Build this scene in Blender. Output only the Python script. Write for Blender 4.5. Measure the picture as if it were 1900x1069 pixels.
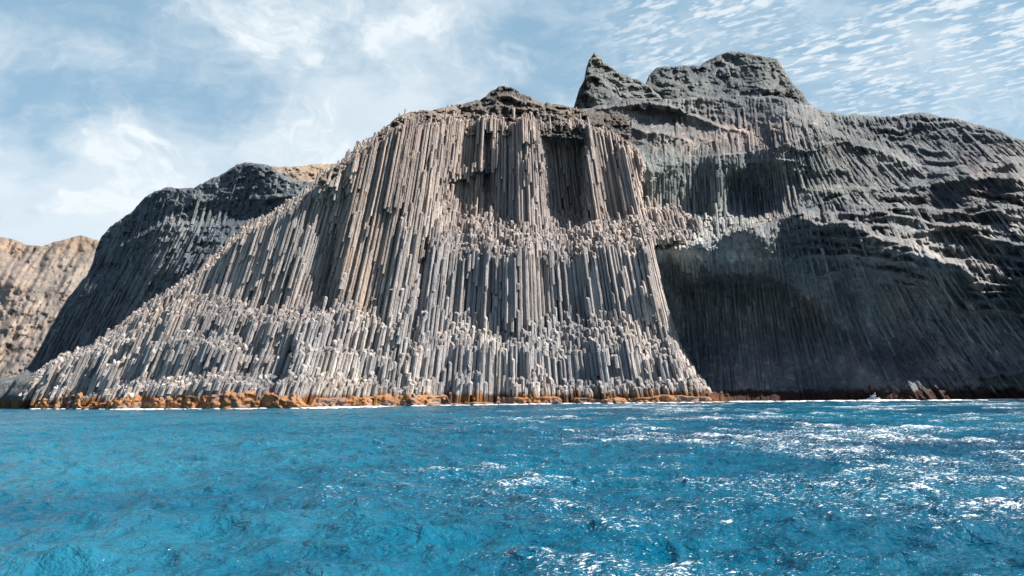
import bpy, math
import numpy as np
from mathutils import Matrix, Vector

sc = bpy.context.scene
for o in list(bpy.data.objects): bpy.data.objects.remove(o)

# ------------------------------------------------------------------ camera
F = 1491.0; CH = 3.5
PITCH = math.atan(188.5 / F); ROLL = math.atan(0.012)
CAM = np.array([0.0, 0.0, CH])
fw = np.array([0, math.cos(PITCH), math.sin(PITCH)])
r0 = np.array([1.0, 0, 0]); u0 = np.array([0, -math.sin(PITCH), math.cos(PITCH)])
RT = math.cos(ROLL) * r0 - math.sin(ROLL) * u0
UP = math.sin(ROLL) * r0 + math.cos(ROLL) * u0
cd = bpy.data.cameras.new('camera'); cam = bpy.data.objects.new('camera', cd)
sc.collection.objects.link(cam)
cd.sensor_width = 36; cd.lens = 36 * F / 1900; cd.clip_start = 0.1; cd.clip_end = 20000
cam.matrix_world = Matrix(((RT[0], UP[0], -fw[0], 0), (RT[1], UP[1], -fw[1], 0), (RT[2], UP[2], -fw[2], CH), (0, 0, 0, 1)))
sc.camera = cam

# ------------------------------------------------------------------ sun and sky
SUN_AZ = math.radians(104); SUN_EL = math.radians(47)
SUN_STRENGTH = 5.0; SKY_STRENGTH = 0.055
sc.view_settings.view_transform = 'Standard'; sc.view_settings.look = 'None'
sc.view_settings.exposure = 1.1; sc.view_settings.gamma = 1
sc.cycles.diffuse_bounces = 2
S = Vector((math.sin(SUN_AZ) * math.cos(SUN_EL), math.cos(SUN_AZ) * math.cos(SUN_EL), math.sin(SUN_EL)))
sl = bpy.data.lights.new('sun', 'SUN'); sl.energy = SUN_STRENGTH; sl.angle = math.radians(0.53); sl.color = (1, 0.93, 0.85)
so = bpy.data.objects.new('sun', sl); so.rotation_euler = S.to_track_quat('Z', 'Y').to_euler(); sc.collection.objects.link(so)


class NT:
    """small node-tree helper"""
    def __init__(s, nt): s.nt = nt; s.nt.nodes.clear()
    def n(s, t, **kw):
        nd = s.nt.nodes.new(t)
        for k, v in kw.items():
            if k == 'ins':
                for a, b in v.items():
                    if hasattr(b, 'is_output') or isinstance(b, bpy.types.NodeSocket): s.nt.links.new(b, nd.inputs[a])
                    else: nd.inputs[a].default_value = b
            else: setattr(nd, k, v)
        return nd
    def math(s, op, a, b=0.0, c=0.0, clamp=False):
        nd = s.nt.nodes.new('ShaderNodeMath'); nd.operation = op; nd.use_clamp = clamp
        for i, x in enumerate((a, b, c)):
            if isinstance(x, bpy.types.NodeSocket): s.nt.links.new(x, nd.inputs[i])
            else: nd.inputs[i].default_value = x
        return nd.outputs[0]
    def mr(s, x, a, b, c=0.0, d=1.0, smooth=True):
        nd = s.nt.nodes.new('ShaderNodeMapRange'); nd.interpolation_type = 'SMOOTHSTEP' if smooth else 'LINEAR'
        s.nt.links.new(x, nd.inputs[0])
        for i, q in enumerate((a, b, c, d)): nd.inputs[i + 1].default_value = q
        return nd.outputs[0]
    def mix(s, f, a, b, blend='MIX'):
        nd = s.nt.nodes.new('ShaderNodeMix'); nd.data_type = 'RGBA'; nd.blend_type = blend; nd.clamp_factor = True
        for i, x in ((0, f), (6, a), (7, b)):
            if isinstance(x, bpy.types.NodeSocket): s.nt.links.new(x, nd.inputs[i])
            elif i == 0: nd.inputs[0].default_value = x
            else: nd.inputs[i].default_value = (*x, 1)
        return nd.outputs[2]
    def noise(s, vec, scale, detail=4, rough=0.55, dist=0.0, out='Fac'):
        nd = s.nt.nodes.new('ShaderNodeTexNoise')
        s.nt.links.new(vec, nd.inputs['Vector'])
        nd.inputs['Scale'].default_value = scale; nd.inputs['Detail'].default_value = detail
        nd.inputs['Roughness'].default_value = rough; nd.inputs['Distortion'].default_value = dist
        return nd.outputs[out]
    def vscale(s, vec, sc3, loc=(0, 0, 0), rot=(0, 0, 0)):
        nd = s.nt.nodes.new('ShaderNodeMapping'); s.nt.links.new(vec, nd.inputs[0])
        nd.inputs['Scale'].default_value = sc3; nd.inputs['Location'].default_value = loc; nd.inputs['Rotation'].default_value = rot
        return nd.outputs[0]


wd = bpy.data.worlds.new('World'); sc.world = wd; wd.use_nodes = True
T = NT(wd.node_tree)
sky = T.n('ShaderNodeTexSky', sky_type='NISHITA', sun_disc=False, sun_elevation=SUN_EL, sun_rotation=SUN_AZ, air_density=1.0, dust_density=0.6, ozone_density=1.2)
tc = T.n('ShaderNodeTexCoord')
sep = T.n('ShaderNodeSeparateXYZ', ins={0: tc.outputs['Generated']})
az = T.math('ARCTAN2', sep.outputs[0], sep.outputs[1])
zc = T.math('MAXIMUM', T.math('ADD', sep.outputs[2], 0.06), 0.02)
px = T.math('DIVIDE', sep.outputs[0], zc); py = T.math('DIVIDE', sep.outputs[1], zc)
pl = T.n('ShaderNodeCombineXYZ', ins={0: px, 1: py, 2: 0.0}).outputs[0]
# soft stratocumulus: wide bank to the left, low
sm = T.vscale(tc.outputs['Generated'], (1, 1, 1.7), loc=(0.35, 0, 0.21))
warp = T.n('ShaderNodeMix', data_type='RGBA', blend_type='ADD', ins={0: 0.22, 6: sm, 7: T.noise(sm, 4.0, 4, 0.6, out='Color')}).outputs[2]
n1 = T.noise(warp, 4.0, 9, 0.58, 0.2)
bankL = T.mr(az, 0.28, -0.02, 0.0, 1.0)                                  # 1 on the left side
low = T.mr(sep.outputs[2], 0.47, 0.18, 0.0, 1.0)
mid = T.mr(T.math('ABSOLUTE', T.math('ADD', az, 0.2)), 0.40, 0.02, 0.0, 1.0)
cov = T.math('ADD', T.math('MULTIPLY', low, 0.20), T.math('MULTIPLY', mid, 0.10))
c1 = T.mr(T.math('ADD', n1, cov), 0.48, 0.74)
c1 = T.math('MULTIPLY', c1, T.math('ADD', T.math('MULTIPLY', bankL, 0.70), 0.30))
# thin cirrocumulus in rows, upper right
rows = T.vscale(T.vscale(pl, (1, 1, 1), rot=(0, 0, math.radians(38))), (1.0, 2.0, 1))
n2 = T.noise(T.n('ShaderNodeMix', data_type='RGBA', blend_type='ADD', ins={0: 0.06, 6: rows, 7: T.noise(rows, 5, 3, 0.5, out='Color')}).outputs[2], 21, 5, 0.55, 0.0)
n3 = T.noise(T.vscale(pl, (1, 1.5, 1)), 1.1, 4, 0.5, 0.2)
rm = T.math('MULTIPLY', T.mr(az, 0.03, 0.24), T.mr(n3, 0.30, 0.50))
rm = T.math('MULTIPLY', rm, T.mr(sep.outputs[2], 0.22, 0.34))
c2 = T.math('MULTIPLY', T.mr(n2, 0.42, 0.64), rm)
n4 = T.noise(T.vscale(pl, (1, 2.0, 1), rot=(0, 0, 0.6)), 1.6, 7, 0.6, 1.0)
c4 = T.mr(T.noise(T.vscale(warp, (1, 1, 0.55), rot=(0, 0.5, 0)), 7.0, 8, 0.62, 0.8), 0.46, 0.70)
c3 = T.math('MULTIPLY', T.mr(n4, 0.45, 0.75), T.math('MULTIPLY', T.mr(az, -0.1, 0.15), 0.55))
front = T.math('MULTIPLY', T.mr(sep.outputs[1], 0.05, 0.45), T.mr(sep.outputs[2], 0.85, 0.55))  # unseen sky behind and overhead kept clear and darker to cut fill light
cl = T.math('MAXIMUM', T.math('MAXIMUM', T.math('MULTIPLY', T.math('ADD', c1, T.math('MULTIPLY', c4, 0.35)), T.math('ADD', 0.72, T.math('MULTIPLY', c4, 0.28))), T.math('MULTIPLY', c2, 0.85)), c3, clamp=True)
veil = T.math('MULTIPLY', T.math('ADD', T.math('MULTIPLY', cl, 0.86), 0.08, clamp=True), front)
skyc = T.mix(T.math('MULTIPLY', front, 0.6), sky.outputs[0], (2.6, 4.9, 6.6))
ccol = T.mix(T.noise(warp, 5.0, 3), (6.6, 7.5, 8.1), (9.0, 9.2, 9.3))
bg = T.n('ShaderNodeBackground', ins={0: T.mix(veil, skyc, ccol), 1: SKY_STRENGTH})
wo = T.n('ShaderNodeOutputWorld', ins={0: bg.outputs[0]})

# ------------------------------------------------------------------ numeric helpers
rng = np.random.default_rng(7)


def unproj(u, v, Y):
    a = (u - 950.0) / F; b = -(v - 534.5) / F
    dx = fw[0] + a * RT[0] + b * UP[0]; dy = fw[1] + a * RT[1] + b * UP[1]; dz = fw[2] + a * RT[2] + b * UP[2]
    t = Y / dy
    return dx * t, Y + 0 * dx, CH + dz * t


def proj(x, y, z):
    z = z - CH
    d = x * fw[0] + y * fw[1] + z * fw[2]
    return 950 + F * (x * RT[0] + y * RT[1] + z * RT[2]) / d, 534.5 - F * (x * UP[0] + y * UP[1] + z * UP[2]) / d


def _h(ix, iy, iz, seed):
    n = (ix * 374761393 + iy * 668265263 + iz * 2147483647 + seed * 974711) & 0xffffffff
    n = ((n ^ (n >> 13)) * 1274126177) & 0xffffffff
    n = ((n ^ (n >> 16)) * 2246822519) & 0xffffffff
    return ((n ^ (n >> 15)) & 0xffffff) / float(0xffffff) * 2 - 1


def vn(x, y, z=0.0, seed=0):
    """smooth value noise, -1..1"""
    x, y, z = np.broadcast_arrays(np.asarray(x, float), np.asarray(y, float), np.asarray(z, float))
    xi = np.floor(x).astype(np.int64); yi = np.floor(y).astype(np.int64); zi = np.floor(z).astype(np.int64)
    fx = x - xi; fy = y - yi; fz = z - zi
    fx = fx * fx * (3 - 2 * fx); fy = fy * fy * (3 - 2 * fy); fz = fz * fz * (3 - 2 * fz)
    r = 0
    flat = not np.any(fz)
    for k in (0,) if flat else (0, 1):
        a = _h(xi, yi, zi + k, seed) * (1 - fx) + _h(xi + 1, yi, zi + k, seed) * fx
        b = _h(xi, yi + 1, zi + k, seed) * (1 - fx) + _h(xi + 1, yi + 1, zi + k, seed) * fx
        c = a * (1 - fy) + b * fy
        r = r + c * (1 if flat else (fz if k else 1 - fz))
    return r


def fbm(x, y, z=0.0, o=4, g=0.5, seed=0):
    r = 0; a = 1.0; t = 0
    for i in range(o):
        r = r + a * vn(x * 2 ** i + 7.3 * i, y * 2 ** i + 3.1 * i, z * 2 ** i, seed + i); t += a; a *= g
    return r / t


def ridged(x, y, z=0.0, o=4, g=0.5, seed=0):
    r = 0; a = 1.0; t = 0
    for i in range(o):
        r = r + a * (1 - 2 * np.abs(vn(x * 2 ** i + 5.7 * i, y * 2 ** i + 1.3 * i, z * 2 ** i, seed + i))); t += a; a *= g
    return r / t


def block(x, y, seed=0, j=0.35):
    """angular fractured steps: constant over warped cells"""
    x2 = x + j * fbm(x * 1.7, y * 1.7, 0, 2, .5, seed + 5); y2 = y + j * fbm(x * 1.7 + 9, y * 1.7, 0, 2, .5, seed + 6)
    row = np.floor(y2).astype(np.int64); col = np.floor(x2 + 0.5 * (row % 2)).astype(np.int64)
    return _h(col, row, row * 0, seed)


def ss(x, a, b):
    t = np.clip((x - a) / (b - a), 0, 1); return t * t * (3 - 2 * t)


def pl_(u, pts):
    p = np.array(pts, float); return np.interp(u, p[:, 0], p[:, 1])


def rbf(pts, c=25.0):
    P = np.array(pts, float); X = P[:, :2]; y = P[:, 2]
    m = y.mean()
    D = np.sqrt(((X[:, None] - X[None]) ** 2).sum(-1) + c * c)
    w = np.linalg.solve(D + np.eye(len(X)) * 0.5, y - m)
    def f(U, V):
        r = np.full(U.shape, m)
        for i in range(len(X)): r = r + w[i] * np.sqrt((U - X[i, 0]) ** 2 + (V - X[i, 1]) ** 2 + c * c)
        return r
    return f


def mesh_obj(name, verts, faces4, mat, parent=None, tris=None, smooth=True, attrs=None):
    me = bpy.data.meshes.new(name)
    verts = np.asarray(verts, np.float32); q = np.asarray(faces4, np.int32).reshape(-1, 4)
    loops = q.ravel(); starts = np.arange(len(q)) * 4; tot = np.full(len(q), 4)
    if tris is not None and len(tris):
        t = np.asarray(tris, np.int32).reshape(-1, 3)
        starts = np.concatenate([starts, len(loops) + np.arange(len(t)) * 3]); tot = np.concatenate([tot, np.full(len(t), 3)])
        loops = np.concatenate([loops, t.ravel()])
    me.vertices.add(len(verts)); me.vertices.foreach_set('co', verts.ravel())
    me.loops.add(len(loops)); me.loops.foreach_set('vertex_index', loops.astype(np.int32))
    me.polygons.add(len(starts)); me.polygons.foreach_set('loop_start', starts.astype(np.int32))
    try: me.polygons.foreach_set('loop_total', tot.astype(np.int32))
    except Exception: pass
    me.polygons.foreach_set('use_smooth', np.full(len(starts), smooth))
    for k, v in (attrs or {}).items():
        v = np.asarray(v, np.float32)
        if v.ndim == 1: a = me.attributes.new(k, 'FLOAT', 'POINT'); a.data.foreach_set('value', v)
        else: a = me.attributes.new(k, 'FLOAT_VECTOR', 'POINT'); a.data.foreach_set('vector', v.ravel())
    me.update(calc_edges=True); me.validate()
    me.materials.append(mat)
    o = bpy.data.objects.new(name, me); sc.collection.objects.link(o)
    if parent is not None: o.parent = parent
    return o


def gridfaces(nr, nc):
    i = np.arange(nr * nc).reshape(nr, nc)
    return np.stack([i[:-1, :-1], i[1:, :-1], i[1:, 1:], i[:-1, 1:]], -1).reshape(-1, 4)


def tag(o, label=None, cat=None, kind=None, group=None):
    if label: o['label'] = label
    if cat: o['category'] = cat
    if kind: o['kind'] = kind
    if group: o['group'] = group
    return o


# ------------------------------------------------------------------ materials
def rock_mat(name, c1, c2, c3, scale=0.12, stretch=(1, 1, 0.35), bump=0.6, bscale=1.6, algae=True, warm=None):
    m = bpy.data.materials.new(name); m.use_nodes = True; T = NT(m.node_tree)
    g = T.n('ShaderNodeNewGeometry').outputs['Position']
    s1 = T.vscale(g, stretch)
    a = T.noise(s1, scale, 8, 0.6); b = T.noise(s1, scale * 7, 6, 0.65); f = T.noise(g, scale * 30, 4, 0.6)
    col = T.mix(T.mr(a, 0.38, 0.62), c1, c2); col = T.mix(T.mr(b, 0.50, 0.74), col, c3)
    col = T.mix(T.mr(f, 0.25, 0.75, 0.0, 0.5), col, T.mix(1.0, col, (0.5, 0.5, 0.52), 'MULTIPLY'))
    st = T.noise(T.vscale(g, (1, 1, 0.45)), 0.045, 7, 0.68, 0.6)
    col = T.mix(1.0, col, T.mix(T.mr(st, 0.36, 0.64), (0.72, 0.74, 0.78), (1.16, 1.08, 1.0)), 'MULTIPLY')
    at = T.n('ShaderNodeAttribute', attribute_name='tint')
    col = T.mix(1.0, col, at.outputs['Vector'], 'MULTIPLY')
    if algae:
        z = T.n('ShaderNodeSeparateXYZ', ins={0: g})
        zz = T.math('ADD', z.outputs[2], T.math('MULTIPLY', T.math('SUBTRACT', T.noise(g, 0.35, 6, 0.6), 0.5), 5.0))
        wet = T.mr(zz, 3.4, 1.9)
        al = T.mix(T.noise(g, 1.1, 4), (0.16, 0.07, 0.022), (0.30, 0.13, 0.035))
        al = T.mix(T.mr(T.noise(g, 0.16, 3), 0.40, 0.60), al, (0.09, 0.052, 0.038))
        al = T.mix(T.mr(z.outputs[0], 42, 55), al, (0.035, 0.016, 0.012))
        col = T.mix(wet, col, al)
    bp = T.noise(T.vscale(g, (stretch[0], stretch[1], max(stretch[2], 0.5))), bscale, 7, 0.65)
    cr = T.n('ShaderNodeTexVoronoi', feature='DISTANCE_TO_EDGE', ins={'Vector': T.vscale(g, (1, 1, 0.5)), 'Scale': 0.7})
    hgt = T.math('ADD', bp, T.math('MULTIPLY', T.mr(cr.outputs['Distance'], 0, 0.08), 0.12))
    bm = T.n('ShaderNodeBump', ins={'Strength': bump, 'Distance': 0.55, 'Height': hgt})
    p = T.n('ShaderNodeBsdfPrincipled', ins={'Base Color': col, 'Roughness': 0.85, 'Normal': bm.outputs[0], 'Specular IOR Level': 0.25})
    T.n('ShaderNodeOutputMaterial', ins={0: p.outputs[0]})
    return m


M_col = rock_mat('column_basalt', (0.44, 0.415, 0.395), (0.35, 0.335, 0.33), (0.55, 0.525, 0.50), 0.10, (1.2, 1, 0.3), 0.55, 2.2)
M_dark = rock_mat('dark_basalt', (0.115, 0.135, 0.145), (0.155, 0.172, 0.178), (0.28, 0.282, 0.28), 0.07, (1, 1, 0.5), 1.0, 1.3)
M_cap = rock_mat('weathered_rock', (0.24, 0.225, 0.21), (0.16, 0.158, 0.155), (0.36, 0.34, 0.32), 0.10, (1, 1, 1), 1.0, 0.8, algae=False)
M_brown = rock_mat('brown_hillside', (0.265, 0.22, 0.185), (0.19, 0.175, 0.155), (0.36, 0.29, 0.24), 0.02, (1, 1, 1), 1.0, 0.12, algae=False)
M_grass = rock_mat('dry_grass', (0.30, 0.24, 0.18), (0.22, 0.19, 0.155), (0.38, 0.31, 0.24), 0.1, (1, 1, 1), 0.8, 1.0, algae=False)


# ------------------------------------------------------------------ relief sheets (rock surfaces with real depth and a back)
def relief(name, mat, us, ridge, bottom, depth, step=1.6, amp=None, back=60, parent=None, tint=None, power=1.0):
    """rock mass: columns along us from `bottom` up to `ridge`; `depth(U,V)` metres; closes backwards over the top edge"""
    u = np.arange(us[0], us[1] + step, step); nu = len(u)
    vt = ridge(u); vb = bottom(u)
    nv = int(np.max(vb - vt) / step) + 2
    t = np.linspace(0, 1, nv)[:, None]
    V = vt[None] + (vb - vt)[None] * t; U = np.broadcast_to(u[None], V.shape).copy()
    Y = depth(U, V)
    # round the top edge over the last few pixels
    d = V - vt[None]
    Y = Y + 2.2 * np.exp(-d / 2.5)
    x, y, z = unproj(U, V, Y)
    X = [x]; YY = [y]; Z = [z]
    # back slope
    bx = []; 
    for k in (1, 2, 3, 4, 5, 6, 7, 8):
        q = (k / 8.0) ** 1.6 * back
        zz = z[0] - 0.05 * q + 0.5 * vn(x[0] * 0.2, q * 0.2 + x[0] * 0) - (0.0 if k < 8 else 0)
        zz = zz * (1 - ss(np.array(k / 8.0), 0.6, 1.0))
        bx.append((x[0], y[0] + q, zz))
    for (a, b, c) in bx:
        X.insert(0, a[None]); YY.insert(0, b[None]); Z.insert(0, c[None])
    P = np.stack([np.concatenate(X), np.concatenate(YY), np.concatenate(Z)], -1)
    nr, nc = P.shape[:2]
    tn = np.ones((nr, nc, 3))
    if tint is not None: tn[8:] = tint(U, V); tn[:8] = tn[8][None]
    return mesh_obj(name, P.reshape(-1, 3), gridfaces(nr, nc), mat, parent, attrs={'tint': tn.reshape(-1, 3)})


def ledge(U, V, pts, a, wu=7.0, wd=30.0, fade=25.0, jag=3.0, seed=3):
    """protruding shelf along a traced line: flat tread above it, riser below"""
    p = np.array(pts, float)
    vl = np.interp(U, p[:, 0], p[:, 1]) + jag * fbm(U / 17.0, V * 0, 0, 3, 0.6, seed)
    s = V - vl
    k = ss(U, p[0, 0] - fade * 0.2, p[0, 0] + fade) * (1 - ss(U, p[-1, 0] - fade, p[-1, 0] + fade * 0.2))
    prof = np.where(s < 0, np.clip(1 + s / wu, 0, 1), np.exp(-np.maximum(s, 0) / wd))
    return -a * k * prof * (1 + 0.35 * vn(U / 40.0, V * 0 + seed))


def blob(U, V, cu, cv, ru, rv, ang=0.0, soft=0.35):
    c, s = math.cos(ang), math.sin(ang)
    a = ((U - cu) * c + (V - cv) * s) / ru; b = (-(U - cu) * s + (V - cv) * c) / rv
    r = np.sqrt(a * a + b * b) + 0.10 * fbm(U / 30.0, V / 30.0, 0, 3, 0.5, 77)
    return 1 - ss(r, 1 - soft, 1 + soft * 0.4)


# ================================================================== main columnar cliff
KEYS = [
    (-200, [730, 732, 734, 736, 738, 741, 745, 752], [262, 260, 258, 256, 254, 252, 250, 232]),
    (-40, [712, 714, 716, 719, 722, 726, 734, 748], [255, 252, 250, 248, 246, 244, 242, 222]),
    (60, [703, 705, 708, 712, 713, 722, 735, 751], [244, 240, 236, 232, 228, 224, 220, 211]),
    (200, [632, 646, 662, 675, 690, 715, 735, 756], [228, 222, 217, 214, 208, 205, 200, 194]),
    (350, [535, 545, 590, 610, 640, 690, 718, 758], [222, 220, 208, 206, 199, 196, 188, 184]),
    (450, [440, 555, 590, 630, 660, 690, 715, 758], [212, 208, 201, 199, 194, 192, 185, 180]),
    (550, [378, 582, 602, 650, 665, 690, 712, 758], [209, 205, 199, 197, 193, 191, 184, 178]),
    (640, [305, 550, 575, 630, 650, 690, 715, 754], [212, 204, 200, 198, 194, 192, 187, 183]),
    (740, [230, 600, 615, 655, 672, 695, 715, 752], [218, 205, 203, 201, 197, 195, 190, 186]),
    (800, [223, 440, 455, 620, 640, 690, 712, 751], [221, 213, 211, 206, 202, 200, 193, 189]),
    (860, [221, 410, 480, 600, 650, 690, 712, 750], [226, 222, 210, 207, 200, 198, 194, 191]),
    (960, [224, 405, 475, 620, 650, 695, 715, 748], [229, 224, 210, 206, 201, 199, 195, 192]),
    (1050, [222, 430, 485, 590, 660, 700, 720, 747], [232, 228, 213, 209, 201, 199, 195, 193]),
    (1130, [244, 400, 455, 570, 650, 700, 725, 748], [235, 228, 214, 208, 201, 198, 195, 192]),
    (1190, [290, 400, 460, 600, 660, 700, 725, 749], [240, 231, 215, 209, 203, 200, 195, 191]),
    (1260, [405, 415, 460, 640, 670, 700, 725, 750], [236, 233, 216, 207, 203, 199, 194, 189]),
    (1340, [425, 430, 455, 640, 670, 700, 725, 752], [232, 230, 216, 207, 203, 199, 192, 188]),
    (1500, [425, 430, 455, 640, 670, 700, 725, 752], [232, 230, 216, 207, 203, 199, 192, 188]),
]
KU = np.array([k[0] for k in KEYS], float); KV = np.array([k[1] for k in KEYS], float)
KLEAN = 0.13
KY = np.zeros_like(KV)
for i_, k_ in enumerate(KEYS):
    yv = k_[2][7]; KY[i_, 7] = yv
    fac = [KLEAN, 1.1, KLEAN, 0.9, KLEAN, 0.9, KLEAN]
    if k_[0] >= 1130: fac[1] = 1.8
    if 300 < k_[0] < 600: fac = [KLEAN, 1.2, KLEAN, 1.3, KLEAN, 1.4, KLEAN]
    if k_[0] < 300: fac = [0.3, 1.2, 0.2, 1.3, KLEAN, 1.3, KLEAN]
    for j_ in range(6, -1, -1):
        yv = yv + fac[j_] * (KV[i_, j_ + 1] - KV[i_, j_]) / 7.2; KY[i_, j_] = yv


def interp_rows(u, A):
    return np.stack([np.interp(u, KU, A[:, j]) for j in range(A.shape[1])], 0)


def main_depth(U, V):
    sh = U.shape; u = U.ravel(); v = V.ravel() 
    v = v + 5 * vn(u / 23.0, v / 60.0, 0, 11) + 6 * vn(u / 60.0, v * 0, 0, 12)
    kv = interp_rows(u, KV); ky = interp_rows(u, KY)
    Y = np.where(v < kv[0], ky[0] + (kv[0] - v) * 6.0, ky[0])
    for j in range(7):
        t = np.clip((v - kv[j]) / np.maximum(kv[j + 1] - kv[j], 1e-3), 0, 1)
        Y = np.where(v >= kv[j], ky[j] + (ky[j + 1] - ky[j]) * t, Y)
    Y = np.where(v > kv[7], ky[7] - (v - kv[7]) * 0.03, Y)
    u = U.ravel(); v = V.ravel()
    # recessed dark bay with a sharp right lip
    r = ss(u, 992 + 8 * vn(v / 30.0, v * 0, 0, 401), 1026) * (1 - ss(u, 1078, 1090)) * ss(v, 226, 262 + 12 * vn(u / 9.0, u * 0, 0, 402)) * (1 - ss(v + 0.006 * (u - 1050) ** 2, 385, 450))
    Y = Y + 11.0 * r
    # broken overhang: columns hang above a hollow
    lip = pl_(u, [(800, 352), (822, 338), (842, 316), (875, 325), (905, 318), (930, 300), (960, 300)]) + 9 * vn(u / 6.0, u * 0, 0, 403)
    r = ss(u, 812, 824) * (1 - ss(u, 900, 930)) * ss(v, lip, lip + 4) * (1 - ss(v, 350, 430))
    Y = Y + 5.0 * r
    r = ss(u, 896, 900) * (1 - ss(u, 912, 915)) * ss(v, 236, 242) * (1 - ss(v, 330, 400)); Y = Y + 3.5 * r
    r = ss(u, 966, 970) * (1 - ss(u, 988, 1000)) * ss(v, 268, 272) * (1 - ss(v, 275, 300)); Y = Y + 2.5 * r
    r = np.clip((u - 375) / 225, 0, 1) * (1 - ss(u, 606, 634)) * ss(v, 335, 380) * (1 - ss(v, 562, 600)); Y = Y + 6.0 * r
    # dark cleft left of centre and hollow between lit fans
    r = np.exp(-((u - pl_(v, [(300, 650), (420, 632), (520, 615), (560, 612)])) / 12.0) ** 2) * ss(v, 320, 380) * (1 - ss(v, 520, 575)); Y = Y + 4.0 * r
    r = np.exp(-((u - pl_(v, [(430, 790), (620, 765)])) / 9.0) ** 2) * ss(v, 430, 460) * (1 - ss(v, 620, 650)); Y = Y + 3.5 * r
    # corner into the cave: the face turns away to the right
    uc = pl_(v, [(300, 1192), (440, 1196), (470, 1200), (540, 1215), (600, 1232), (650, 1252), (700, 1285), (750, 1322), (800, 1330)])
    low = ss(v, 445, 470)
    Y = Y + low * np.clip((u - uc) * 0.5, 0, 8) + low * 100 * (u > uc + 16)
    Y = Y + (1 - low) * (np.clip((u - 1185) * 0.12, 0, 12) * ss(v, 250, 300) + 100 * (u > np.where(v < 385, 1192, 1300)))
    return Y.reshape(sh)


# world-space lookup of the surface depth over (x, z)
gx = np.arange(-175, 75, 0.5); gz = np.arange(-3, 100, 0.5)
GX, GZ = np.meshgrid(gx, gz, indexing='ij')
iu = np.arange(-420, 1500, 2.0); iv = np.arange(60, 860, 2.0)
IU, IV = np.meshgrid(iu, iv, indexing='ij'); ID = main_depth(IU, IV)
def id_at(u, v):
    i = np.clip((u - iu[0]) / 2, 0, len(iu) - 1.01); k = np.clip((v - iv[0]) / 2, 0, len(iv) - 1.01)
    i0 = i.astype(int); k0 = k.astype(int); a = i - i0; b = k - k0
    return (ID[i0, k0] * (1 - a) + ID[i0 + 1, k0] * a) * (1 - b) + (ID[i0, k0 + 1] * (1 - a) + ID[i0 + 1, k0 + 1] * a) * b
# march away from the sea until the rock surface is met
W = np.full(GX.shape, 400.0); prev = np.full(GX.shape, -50.0)
for Yq in np.arange(160, 262, 1.0):
    gq = Yq - id_at(*proj(GX, Yq, GZ))
    hit = (gq >= 0) & (W > 399)
    W = np.where(hit, Yq - gq / np.maximum(gq - prev, 1e-3), W); prev = gq
# flutes and blocky protrusions
XC = 2.0
def hfan(z): return 0.0062 * np.clip(82 - z, -20, 90) + 0.00002 * np.clip(60 - z, 0, 60) ** 2
def fan(z): return 1 + hfan(z) * 0.75
def fx(xs, z): return xs + 40 * np.tanh((xs - XC) / 40) * hfan(z)
XS = GX.copy()
for _ in range(12): XS = XS * 0.4 + 0.6 * (GX - 40 * np.tanh((XS - XC) / 40) * hfan(GZ))
W = W + 1.3 * vn(XS * 0.16, GZ * 0.004, 0, 21) + 1.3 * vn(XS * 0.42, GZ * 0.006, 0, 22) + 0.8 * vn(XS * 0.9, GZ * 0.004, 0, 26)
W = W + 1.3 * np.round(1.15 * vn(XS * 0.2, GZ * 0.035, 0, 23)) * ss(XS, -32, -22)
W = W + ss(30 - GZ, 0, 14) * ((0.9 + 0.3 * ss(-XS, 15, 40)) * np.round(1.3 * vn(XS * 0.22, GZ * 0.10, 0, 24)))


def Wat(x, z):
    i = np.clip((x - gx[0]) / 0.5, 0, len(gx) - 1.01); k = np.clip((z - gz[0]) / 0.5, 0, len(gz) - 1.01)
    i0 = i.astype(int); k0 = k.astype(int); a = i - i0; b = k - k0
    return (W[i0, k0] * (1 - a) + W[i0 + 1, k0] * a) * (1 - b) + (W[i0, k0 + 1] * (1 - a) + W[i0 + 1, k0 + 1] * a) * b


KL = 0.13                                    # backward lean of the columns
SPX = 0.74; SPY = 0.72
zs = np.arange(-2.5, 99, 0.5)
cells = []
rows = np.arange(160, 262, SPY)
for ri, yr in enumerate(rows):
    xs = np.arange(-170, 52, SPX) + (SPX / 2 if ri % 2 else 0)
    xs = xs + rng.uniform(-0.2, 0.2, len(xs)); ys = yr + rng.uniform(-0.45, 0.45, len(xs))
    Xz = fx(xs[:, None], zs[None])
    yy = ys[:, None] + KL * (zs[None] - 40)
    w = Wat(Xz, np.broadcast_to(zs[None], Xz.shape)) + rng.normal(0, 0.28, len(xs))[:, None]
    ins = w <= yy
    insf = (w + 0.2) <= (yy - 1.9)
    expo = ins & ~insf
    for ci in np.nonzero(expo.any(1))[0]:
        e = ins[ci].astype(int); ch = np.diff(np.concatenate([[0], e, [0]]))
        st = np.nonzero(ch == 1)[0]; en = np.nonzero(ch == -1)[0]
        for a, b in zip(st, en):
            if proj(Xz[ci, a], yy[ci, a], zs[a])[0] < 30: continue
            ex = np.nonzero(expo[ci, a:b])[0]
            if len(ex) == 0 or (b - a) < 3: continue
            zb = zs[a + ex[0]] - 3.0 if a + ex[0] > 6 else -2.5
            zb = max(zb, zs[a]) if zs[a] > 0 else max(zb, -2.5)
            hang = zs[a] > 1 and zb <= zs[a] + 0.01
            cells.append((xs[ci], ys[ci], zb, zs[b - 1], len(ex) * 0.5, hang))
print('columns', len(cells))

VB, FB, TB, CB = [], [], [], []


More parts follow.
